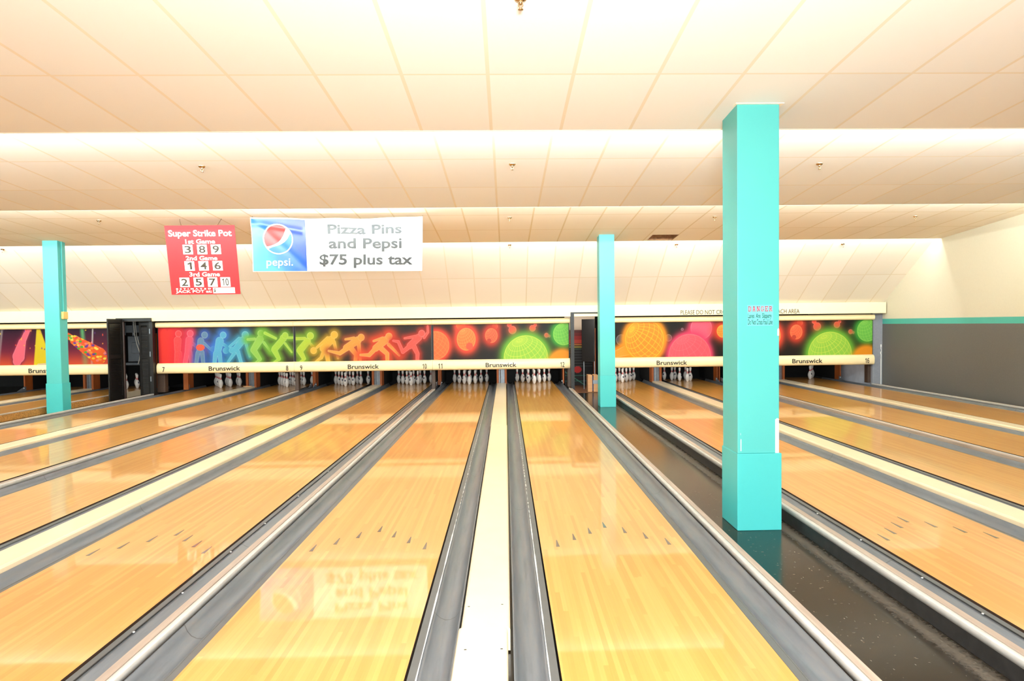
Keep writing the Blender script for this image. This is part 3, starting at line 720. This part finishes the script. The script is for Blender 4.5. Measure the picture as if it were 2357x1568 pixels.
def art_panel(name, img, x0, x1, z0, z1, y, parent):
    ny, nx, _ = img.shape
    xs = np.linspace(x0, x1, nx); zs_ = np.linspace(z1, z0, ny)
    co = np.zeros((ny, nx, 3)); co[..., 0] = xs[None]; co[..., 1] = y; co[..., 2] = zs_[:, None]
    idx = np.arange(ny * nx).reshape(ny, nx)
    f = np.stack([idx[1:, :-1], idx[1:, 1:], idx[:-1, 1:], idx[:-1, :-1]], -1).reshape(-1, 4)
    me = bpy.data.meshes.new(name)
    n0 = ny * nx
    v = co.reshape(-1, 3).tolist() + [(x0, y + .015, z0), (x1, y + .015, z0), (x1, y + .015, z1), (x0, y + .015, z1)]
    fs = f.tolist() + [[n0 + 3, n0 + 2, n0 + 1, n0]]
    me.from_pydata(v, [], fs); at = me.color_attributes.new('artwork', 'FLOAT_COLOR', 'POINT')
    c = np.ones((n0 + 4, 4)); c[:n0, :3] = s2l(img).reshape(-1, 3); at.data.foreach_set('color', c.reshape(-1))
    me.materials.append(M_PRINT); me.update()
    o = bpy.data.objects.new(name, me); COL.objects.link(o); o.parent = parent; return o

# ------------------------------------------------------------------ masking units
ART_PL = art_planets()
UNITS = [(5, -12.83, -9.47, art_confetti(), (None, None), 'masking unit with party lights and sweet-covered pin mural, behind left pillar'),
         (7, -8.48, -5.165, art_runner_a(), ('7', '8'), 'masking unit numbered seven and eight with red, blue and green bowler mural'),
         (9, -5.165, -1.804, art_runner_b(), ('9', '10'), 'masking unit numbered nine and ten with yellow, orange and red bowler mural'),
         (11, -1.804, 1.575, ART_PL, ('11', '12'), 'masking unit numbered eleven and twelve with orange pins and green globe mural'),
         (13, 2.43, 5.765, art_fire(), (None, None), 'masking unit with yellow and pink glowing ball mural between the teal pillars'),
         (15, 5.765, 9.165, ART_PL, (None, '16'), 'masking unit numbered sixteen with green globe mural by the right wall')]
UP = [(.05, 1.772), (.0, 1.772), (-.03, 1.765), (-.048, 1.745), (-.053, 1.715), (-.050, 1.682), (-.036, 1.655), (-.012, 1.641), (.05, 1.638)]
LO = [(.05, .776), (.028, .775), (.006, .766), (-.018, .746), (-.034, .718), (-.042, .68), (-.042, .61), (-.036, .57), (-.018, .54), (.01, .525), (.05, .522)]
for n, x0, x1, img, (a, c), label in UNITS:
    xc = (x0 + x1) / 2; hw = (x1 - x0) / 2
    u = thing('masking_unit', label, 'masking unit', (xc, 16.65, 0), group='masking units')
    art_panel('mural_panel', img, -hw + .03, hw - .025, .765, 1.65, .03, u)
    b = MB(); b.box(-hw + .002, hw - .002, .05, .08, .56, 1.76); b.build('backing_board', M_BLACK, u)
    for nm, prof in (('upper_rail', UP), ('lower_rail', LO)):
        b = MB(); b.extrude(prof, 'x', -hw + .002, hw - .002, smooth=False)
        b.sm[:len(prof) - 1] = [True] * (len(prof) - 1)
        rl = b.build(nm, M_RAIL, u)
        if nm == 'lower_rail':
            tc = (PC[n] - xc) 
            lettering('lettering', 'Brunswick', M_INK, rl, tc - .38, tc + .38, .582, .692, -.043, bold=.016)
            if a: lettering('lane_number', a, M_INK, rl, -hw + .145, -hw + .145 + .045 * len(a) + .01, .565, .688, -.043, bold=.012)
            if c: lettering('lane_number', c, M_INK, rl, hw - .195 - (.045 if len(c) > 1 else 0), hw - .14, .565, .688, -.043, bold=.012)

# ------------------------------------------------------------------ teal pillars
def pillar(label, x0, x1, y0, y1, ztop, bz, grow):
    p = thing('pillar', label, 'pillar', ((x0 + x1) / 2, (y0 + y1) / 2, -.085), group='teal square pillars')
    hx, hy = (x1 - x0) / 2, (y1 - y0) / 2
    b = MB(); b.box(-hx, hx, -hy, hy, bz + .085, ztop + .085); b.build('shaft', M_TEAL, p, bevel=.004)
    b = MB(); b.box(-hx - grow[0], hx + grow[1], -hy - .012, hy + .012, 0, bz + .085); b.build('base_wrap', M_TEAL2, p, bevel=.005)
    return p, hx, hy
big, hx, hy = pillar('large near teal square pillar with pink danger notice', 1.872, 2.212, 5.43, 5.80, 3.385, .545, (.006, .017))
def wpatch(x0, x1, z0, z1, nm):
    b = MB(); b.extrude([(x0, z0), (x1, z0), (x1, z1 - .006), ((x0 + x1) / 2, z1), (x0, z1 - .012)], 'y', -hy - .0012, -hy + .001)
    b.build(nm, M_WHITE, big)
wpatch(.138, .168, .632, .915, 'scraped_patch'); wpatch(-.146, -.140, .65, .75, 'scraped_patch'); wpatch(-.146, -.1445, .78, .80, 'scraped_patch')
wpatch(.155, .169, 1.585, 1.645, 'scraped_patch')
b = MB(); b.extrude([(-.19, -.212), (.20, -.212), (.20, .212), (-.19, .212)], 'z', 3.437, 3.452); b.build('ceiling_collar', M_TRIM, big)
pillar('slim far teal pillar in the aisle left of the large near pillar', 1.913, 2.222, 13.73, 14.05, 3.46, .56, (.004, .012))
lp, lx, ly = pillar('teal pillar at far left with cream junction box on its side', -9.285, -8.985, 13.88, 14.12, 3.47, .535, (.012, .016))
b = MB(); b.extrude([(lx, -.02), (lx + .022, -.02), (lx + .022, .02), (lx, .02)], 'z', 2.06, 3.5); b.build('conduit', M_TEAL, lp, bevel=.006)
b = MB(); b.box(lx, lx + .05, -.075, .075, 1.92, 2.07); b.build('junction_box', M_JBOX, lp, bevel=.01)

# danger notice on the near pillar
dn = thing('danger_notice', 'danger notice sticker on the large near teal pillar', 'sign', (2.056, 5.4285, 1.665))
b = MB(); b.box(-.105, .105, -.0012, 0, -.083, .085); b.build('sticker_sheet', M_STICK, dn)
def stroke(b, x0, y0, x1, y1, w, put):
    d = Vector((x1 - x0, y1 - y0)); n = Vector((-d.y, d.x)).normalized() * w / 2
    q = [(x0 + n.x, y0 + n.y), (x0 - n.x, y0 - n.y), (x1 - n.x, y1 - n.y), (x1 + n.x, y1 + n.y)]
    b.add([put(*p, -.003) for p in q], [(0, 1, 2, 3)])
SLAB = {'D': [(.2, 0, .2, 1), (0, .93, .66, .93), (0, .07, .66, .07), (.82, .22, .82, .78), (.62, .95, .85, .74), (.62, .05, .85, .26)],
        'A': [(.2, .05, .46, 1), (.8, .05, .54, 1), (.3, .36, .7, .36), (0, .06, .36, .06), (.64, .06, 1, .06), (.26, .94, .6, .94)],
        'N': [(.2, 0, .2, 1), (.82, 0, .82, 1), (.2, .97, .82, .05), (0, .06, .4, .06), (0, .94, .3, .94), (.62, .94, 1, .94)],
        'G': [(.15, .2, .15, .8), (.32, .93, .7, .93), (.32, .07, .74, .07), (.12, .74, .36, .95), (.12, .26, .36, .05), (.85, .1, .85, .45), (.55, .44, 1, .44), (.85, .66, .85, .95)],
        'E': [(.2, 0, .2, 1), (0, .93, .92, .93), (0, .07, .92, .07), (.2, .5, .6, .5), (.88, .7, .88, 1), (.88, 0, .88, .3), (.6, .38, .6, .62)],
        'R': [(.2, 0, .2, 1), (0, .93, .66, .93), (.82, .62, .82, .84), (.2, .5, .66, .5), (.64, .96, .84, .78), (.64, .48, .84, .66), (.52, .48, .84, .06), (0, .06, .42, .06), (.72, .06, 1, .06)]}
b = MB(); cw = .0245; gap = (.195 - 6 * cw) / 5
for i, ch in enumerate('DANGER'):
    ox = -.097 + i * (cw + gap)
    for st_ in SLAB[ch]: stroke(b, st_[0] * cw, st_[1] * .042, st_[2] * cw, st_[3] * .042, .0062, lambda x, z, d: (x + ox, d, z + .032))
b.build('danger_word', M_PINK, dn)
lettering('warning_text', 'Lanes  Are  Slippery', M_TXTD, dn, -.1, .092, -.034, .018, -.001, bold=.006, depth=.002)
lettering('warning_text', 'Do Not Cross Foul Line', M_TXTD, dn, -.1, .1, -.074, -.030, -.001, bold=.006, depth=.002)

# ------------------------------------------------------------------ strike pot sign
BW, BH = 1.205, 1.205
tilt = math.atan2(.2, 1.185)
sg = thing('strike_pot_sign', 'red hanging square jackpot sign with white number cards', 'sign', (-5.292, 11.94, 3.402), (tilt, 0, .0))
b = MB(); b.box(-BW / 2, BW / 2, 0, .008, -BH, 0); b.build('sign_board', M_SIGN, sg)
def SU(u): return (u - .5) * BW
def SV(v): return -v * BH
def stext(nm, body, u0, u1, v0, v1, m=M_CARD, bold=.025, par=None, y=0., depth=.003, spacing=1.): return lettering(nm, body, m, par or sg, SU(u0), SU(u1), SV(v1), SV(v0), y, bold=bold, depth=depth, spacing=spacing)
stext('lettering', 'Super Strike Pot', .046, .95, .065, .185, bold=.02)
stext('lettering', '1st Game', .277, .702, .197, .262, bold=.02)
stext('lettering', '2nd Game', .26, .712, .438, .50, bold=.02)
stext('lettering', '3rd Game', .289, .727, .672, .736, bold=.02)
stext('lettering', 'ESTIMATED', .075, .577, .905, .927, bold=.03, spacing=1.9)
stext('lettering', 'JACK POT at:', .066, .589, .934, .985, bold=.02)
for row, v0, v1, cs in ((1, .275, .413, ((.302, '3'), (.507, '8'), (.705, '9'))), (2, .512, .65, ((.303, '1'), (.506, '4'), (.707, '6'))), (3, .75, .889, ((.207, '2'), (.41, '5'), (.611, '7'), (.798, '10')))):
    for u, ch in cs:
        b = MB(); b.box(SU(u - .07), SU(u + .07), -.003, 0, SV(v1), SV(v0)); cd = b.build('number_card', M_CARD, sg)
        w = .034 if ch == '1' else .047
        stext('numeral', ch, u - w, u + w, v0 + .016, v1 - .018, M_CARDINK, .016 if ch != '10' else .01, cd, -.003, .002)
b = MB(); b.box(SU(.607), SU(.924), -.003, 0, SV(.984), SV(.9)); pb = b.build('amount_box', M_CARD, sg)
stext('lettering', '$', .616, .648, .913, .972, M_INK, .02, pb, -.003, .002); stext('lettering', '.', .895, .905, .962, .972, M_INK, .02, pb, -.003, .002)
stext('handwriting', '1523', .68, .83, .92, .965, M_FAINT, -.01, pb, -.003, .001)
for x, dx in ((-.31, -.09), (.308, .03)):
    b = MB(); b.tube([(x, .004, -.004), (x + dx * .5, .07, .055), (x + dx, .155, .118)], .004, 6); b.build('hanging_wire', M_WIRE, sg)

# ------------------------------------------------------------------ drinks banner
bn = thing('drinks_banner', 'white and blue drinks banner offering pizza and pins deal', 'banner', (-2.876, 11.75, 3.03))
BX0, BX1, BZ0, BZ1 = -1.474, 1.474, -.46, .47
def bdisp(x, z):
    u = (x - BX0) / (BX1 - BX0); v = (z - BZ0) / (BZ1 - BZ0)
    y = .012 * math.sin(9 * u + 2.2 * v) + .008 * math.sin(23 * u - 3 * v) * (1 - v) + .010 * math.exp(-((u - .22 * (1 - v) * 1.5) / .03) ** 2) * (u < .5) - .012 * math.exp(-((v - .9 + .5 * u) / .05) ** 2) * (u < .3)
    y += .06 * (v - .5) * -.3
    return y
def bput(x, z, d):
    u = (x - BX0) / (BX1 - BX0); v = (z - BZ0) / (BZ1 - BZ0)
    sag = -.05 * (4 * u * (1 - u)) * (.55 + .45 * math.cos(6 * math.pi * u) * .4) * v ** 3
    xx = x * (1 - .018 * (1 - v)) + .012 * math.sin(3 * v) * (1 - u); zz = z + sag - .012 * u + .004
    return (xx, bdisp(x, z) + d, zz)
def cloth(x0, x1, z0, z1, nx, nz, d, nm, m, back=True):
    b = MB(); vs = [bput(x0 + (x1 - x0) * i / nx, z0 + (z1 - z0) * j / nz, d) for j in range(nz + 1) for i in range(nx + 1)]
    k = nx + 1; b.add(vs, [(j * k + i, j * k + i + 1, (j + 1) * k + i + 1, (j + 1) * k + i) for j in range(nz) for i in range(nx)], 0, True)
    o = b.build(nm, m, bn)
    if back: s_ = o.modifiers.new('thickness', 'SOLIDIFY'); s_.thickness = .003; s_.offset = -1
    return o
M_VINYL = mat('banner_white', (226, 224, 218), .4, var=0)
def blue_mat():
    m = bpy.data.materials.new('banner_blue'); m.use_nodes = True; t = NT(m); x, y, z = t.sep(t.coord())
    f = t.math('ADD', t.math('MULTIPLY', t.math('ADD', x, 1.47), .75), t.math('MULTIPLY', z, .55))
    f = t.math('ADD', f, t.math('MULTIPLY', t.noise(t.coord(), 3., 2), .25))
    t.link(t.ramp(f, [(.0, lin((58, 140, 214))), (.35, lin((24, 88, 184))), (.7, lin((22, 52, 146))), (1., lin((28, 44, 130)))]), t.bsdf.inputs['Base Color'])
    t.bsdf.inputs['Roughness'].default_value = .35; return m
cloth(BX0, BX1, BZ0, BZ1, 120, 30, 0, 'cloth', M_VINYL)
cloth(BX0 + .012, -.535, BZ0 + .01, BZ1 - .022, 50, 30, -.004, 'blue_field', blue_mat(), False)
cxr, czr, RR = -1.02, .10, .262
def region(xa, xb, lo, hi, d, nm, m, nx=44, nz=18):
    # emblem piece between two curves, laid on the cloth and following its ripples
    b = MB(); vs = []
    for i in range(nx + 1):
        x = xa + (xb - xa) * (.5 - .5 * math.cos(math.pi * i / nx)); z0, z1 = lo(x), max(lo(x), hi(x))
        vs += [bput(cxr + RR * x, czr + RR * (z0 + (z1 - z0) * k / nz), d) for k in range(nz + 1)]
    n = nz + 1
    b.add(vs, [(i * n + k, (i + 1) * n + k, (i + 1) * n + k + 1, i * n + k + 1) for i in range(nx) for k in range(nz)], 0, True); b.build(nm, m, bn)
def cz(r): return lambda x: math.sqrt(max(0, r * r - x * x))
rc = [(-.92, -.545), (-.76, -.50), (-.5, -.44), (-.23, -.34), (.0, -.2), (.2, -.02), (.36, .22), (.47, .45), (.59, .70)]
bc = [(-.66, -.64), (-.4, -.52), (-.09, -.44), (.18, -.34), (.42, -.2), (.64, .02), (.77, .26), (.86, .36), (.93, .6)]
def cv(pts): return lambda x: float(np.interp(x, [p[0] for p in pts], [p[1] for p in pts]))
region(-1, 1, lambda x: -cz(1)(x), cz(1), -.008, 'roundel', M_VINYL)
region(-.915, .59, lambda x: max(-cz(.915)(x), cv(rc)(x)), cz(.915), -.012, 'roundel_red', mat('roundel_red', (196, 34, 30), .4, var=0))
region(-.66, .93, lambda x: -cz(.93)(x), lambda x: min(cz(.93)(x), cv(bc)(x)), -.012, 'roundel_blue', mat('roundel_blue', (14, 82, 160), .4, var=0))
M_INKG = mat('banner_ink', (20, 17, 14), .4, var=0)
def btext(body, x0, x1, z0, z1, m, bold, d=-.010): return lettering('lettering', body, m, bn, x0, x1, z0, z1, 0, bold=bold, depth=.006, fn=lambda x, z, dd: bput(x, z, dd - .008))
btext('pepsi.', -1.235, -.775, -.40, -.235, M_VINYL, .0)
btext('Pizza Pins', -.158, 1.115, .185, .355, M_INKG, .022)
btext('and Pepsi', -.145, 1.115, -.125, .115, M_INKG, .022)
btext('$75 plus tax', -.31, 1.305, -.405, -.165, M_INKG, .022)
for x, z in ((BX0 + .02, BZ1 - .015), (BX1 - .025, BZ1 - .02), (0, BZ0 + .02)):
    p = bput(x, z, -.004); b = MB(); b.lathe([(.006, 0), (.010, .001), (.010, .003), (.006, .003)], 10)
    g = b.build('grommet', M_STEEL, bn, p); g.rotation_euler = (R90, 0, 0)
for s in (BX0 + .02, BX1 - .025):
    p = bput(s, BZ1 - .015, 0); b = MB(); b.tube([p, (p[0] * 1.01, p[1] + .10, p[2] + .05)], .003, 6); b.build('hanging_cord', M_WIRE, bn)

# ------------------------------------------------------------------ sprinklers
SPR = [((.106, 3.856), None, 'largest ceiling sprinkler, at the top centre edge of the photo'),
       ((-3.523, 8.059), s2, 'ceiling sprinkler above the red jackpot sign'), ((.101, 8.045), s2, 'ceiling sprinkler in the middle ceiling bay near photo centre'),
       ((3.785, 8.099), s2, 'ceiling sprinkler in the middle bay right of the near pillar'),
       ((-7.116, 12.13), s3, 'small ceiling sprinkler left of the red jackpot sign'), ((.095, 12.14), s3, 'small ceiling sprinkler right of the drinks banner, upper one'),
       ((3.794, 12.197), s3, 'small ceiling sprinkler just left of the near pillar shaft'), ((7.521, 12.288), s3, 'small ceiling sprinkler near the top of right wall'),
       ((-10.693, 14.744), s4, 'slope sprinkler at the left edge, left of the left teal pillar'), ((.108, 14.745), s4, 'slope sprinkler right of the drinks banner, lower one'),
       ((3.752, 14.773), s4, 'slope sprinkler below the missing ceiling tile'), ((7.443, 14.801), s4, 'slope sprinkler right of the near teal pillar')]
spr0 = None
for (x, y), f, label in SPR:
    z = zs(2.805 - .058 * (y / T - 9.87)) if f is None else f(y)
    if spr0 is None:
        spr0 = thing('sprinkler', label, 'sprinkler', (x, y, z), group='ceiling sprinklers')
        b = MB(); b.lathe([(.041, .002), (.041, -.004), (.03, -.016), (.013, -.02), (0, -.02)], 24); b.build('escutcheon', M_CHROME, spr0)
        b = MB(); b.lathe([(.011, -.018), (.011, -.035), (.006, -.04), (0, -.04)], 12); b.tube([(-.010, 0, -.03), (-.014, 0, -.045), (0, 0, -.062)], .0025, 6); b.tube([(.010, 0, -.03), (.014, 0, -.045), (0, 0, -.062)], .0025, 6); b.build('frame_arms', M_CHROME, spr0)
        b = MB(); b.lathe([(0, -.060), (.004, -.062), (.015, -.066), (.015, -.069), (0, -.070)], 16); b.build('deflector', M_CHROME, spr0)
    else:
        c = copy_tree(spr0); c.location = (x, y, z); tag(c, label, 'sprinkler', 'ceiling sprinklers')
        if f is s4: c.rotation_euler = (-.30, 0, 0)

# ------------------------------------------------------------------ left service opening: louvred leaves and machine
def leaf(name, label, p, q, z0, z1):
    p, q = Vector(p), Vector(q); L = (q - p).length; ang = math.atan2(q.y - p.y, q.x - p.x)
    d = thing(name, label, 'door', (p.x, p.y, z0), (0, 0, ang)); H_ = z1 - z0
    b = MB(); w = .055
    b.box(0, w, -.015, .015, 0, H_); b.box(L - w, L, -.015, .015, 0, H_)
    for a, c in ((0, .13), (H_ * .52, H_ * .52 + .09), (H_ - .1, H_)): b.box(w, L - w, -.015, .015, a, c)
    b.build('leaf_frame', M_DOOR, d)
    for a, c in ((.13, H_ * .52), (H_ * .52 + .09, H_ - .1)):
        b = MB(); n = int((c - a) / .035)
        for i in range(n):
            z = a + (c - a) * (i + .5) / n
            b.extrude([(-.013, z - .021), (-.009, z - .024), (.013, z + .021), (.009, z + .024)], 'x', w, L - w)
        b.build('louvre_slats', M_DOOR, d)
    return d
leaf('door_leaf', 'black louvred door leaf standing open at left, nearest of the two', (-9.19, 15.86), (-9.16, 16.40), -.08, 1.86)
leaf('door_leaf', 'black louvred door leaf at the right of the left service opening', (-8.87, 16.62), (-8.60, 16.58), -.08, 1.80)
b = MB(); b.box(-9.32, -8.50, 16.43, 16.49, 1.80, 1.88)
b.box(-8.575, -8.495, 16.50, 16.64, .058, 1.79)
dj = struct(b.build('door_1', M_DOOR)) 
b = MB(); b.box(-9.215, -9.165, 16.495, 16.53, -.083, 1.80); b.build('jamb', mat('jamb_brown', (46, 26, 20), .5), dj)
for z in (.35, .95, 1.5):
    b = MB(); b.box(-8.57, -8.55, 16.492, 16.50, z, z + .12); b.build('hinge', M_STEEL, dj)
mc = thing('pinsetter_machine', 'grey pinsetter machine seen through the left louvred doorway', 'machine', (-10.12, 18.95, 0))
b = MB(); b.box(-.32, .34, 0, .5, .72, 1.42); b.box(-.2, .2, -.03, 0, .95, 1.25); b.build('housing', M_MACH, mc, bevel=.01)
b = MB(); b.box(-.45, .45, -.05, 0, 1.52, 1.72); b.box(-.36, -.33, -.08, -.05, 1.45, 1.8); b.build('top_beam', M_MACH, mc)
for x in (-.27, .28):
    b = MB(); b.box(x - .02, x + .02, .2, .24, 1.40, 2.044); b.build('hanger_rod', M_STEEL, mc)
b = MB(); b.box(-.34, .3, -.12, 0, .62, .70); b.build('bottom_bar', M_MACH, mc, bevel=.02)
b = MB(); b.tube([(-.06, -.15, 1.85), (-.02, -.2, 1.5), (.05, -.22, 1.2), (.12, -.2, .95), (.1, -.2, .8), (.03, -.15, .66)], .012, 8); b.build('cable', M_CABLE, mc)
b = MB(); b.tube([(-.02, -.15, 1.85), (.04, -.21, 1.45), (.14, -.22, 1.1), (.15, -.2, .9)], .009, 8); b.build('cable', M_CABLE, mc)

# ------------------------------------------------------------------ right service opening
b = MB(); b.box(1.61, 1.67, 16.49, 16.60, -.083, 1.87); b.box(1.585, 1.61, 16.49, 16.60, .06, 1.87); b.box(1.585, 2.43, 16.485, 16.60, 1.87, 1.905); b.box(2.36, 2.43, 16.49, 16.60, -.083, 1.87)
struct(b.build('door_2', M_DOOR))
def stripes():
    ny, nx = 150, 60; I = np.zeros((ny, nx, 3)); Z = np.linspace(1.78, -.08, ny)[:, None] * np.ones((1, nx)); X = np.linspace(0, 1, nx)[None] * np.ones((ny, 1))
    I[:] = (34, 30, 28)
    def bandc(z0, z1, c): I[(Z > z0) & (Z < z1)] = c
    bandc(1.40, 2, (206, 184, 160)); bandc(1.33, 1.40, (96, 30, 26)); bandc(1.24, 1.33, (128, 34, 30)); bandc(1.14, 1.24, (170, 40, 34)); bandc(1.04, 1.14, (196, 66, 44)); bandc(.985, 1.03, (200, 120, 50)); bandc(.93, .965, (170, 150, 60)); bandc(.87, .9, (70, 90, 60))
    for k in range(6): bandc(.80 - .075 * k, .812 - .075 * k, (84, 84, 84))
    for z0 in (.18, .02): bandc(z0, z0 + .014, (60, 130, 112))
    I[np.abs((Z - .2) + (X - .15) * .55) < .012] = (80, 140, 120)
    I[np.hypot((X - .42) * .7, Z - .34) < .09] = (200, 44, 40)
    I[(np.hypot((X - .12) * .7, Z - .44) < .06) & (np.hypot((X - .12) * .7, Z - .44) > .04)] = (220, 110, 50)
    return I
wp = thing('striped_wall_panel', 'retro striped red, orange and black panel seen through middle service doorway', 'panel', (2.05, 18.72, 0))
art_panel('printed_face', stripes(), -.42, .42, -.08, 1.85, 0, wp)
fl = thing('black_flap', 'black hanging board in the middle service doorway, left of far pillar', 'board', (2.13, 17.45, .64))
b = MB(); b.extrude([(-.15, .18), (.12, -.18), (.15, -.16), (-.12, .20)], 'z', 0, 1.10); b.build('board', M_BLACK, fl, bevel=.004)
for x, y in ((.135, -.165), (-.10, .155)):
    b = MB(); b.tube([(x, y, .02), (x, y, -.723)], .012); b.build('leg', M_STEEL, fl)
b = MB(); b.quad((1.68, 16.6, -.083), (2.42, 16.6, -.083), (2.42, 18.7, -.083), (1.68, 18.7, -.083)); struct(b.build('floor', brush_mat('passage_boards', (86, 52, 30), (112, 70, 42), (6, 1, 1), .45)))
bx = thing('wooden_block', 'tan wooden blocks bound with silver tape on the brown floor by far pillar', 'block', (2.17, 16.85, -.082))
b = MB(); b.box(-.13, -.02, 0, .3, 0, .42); b.build('block_body', M_BOX, bx, bevel=.004)
b = MB(); b.box(-.018, .01, .02, .28, .02, .38); b.build('blue_insert', M_BLUE, bx)
b = MB(); b.box(.012, .12, 0, .3, 0, .42); b.build('block_body', M_BOX, bx, bevel=.004)
b = MB(); b.box(.0, .13, -.006, 0, .20, .29); b.build('tape', M_STEEL, bx)
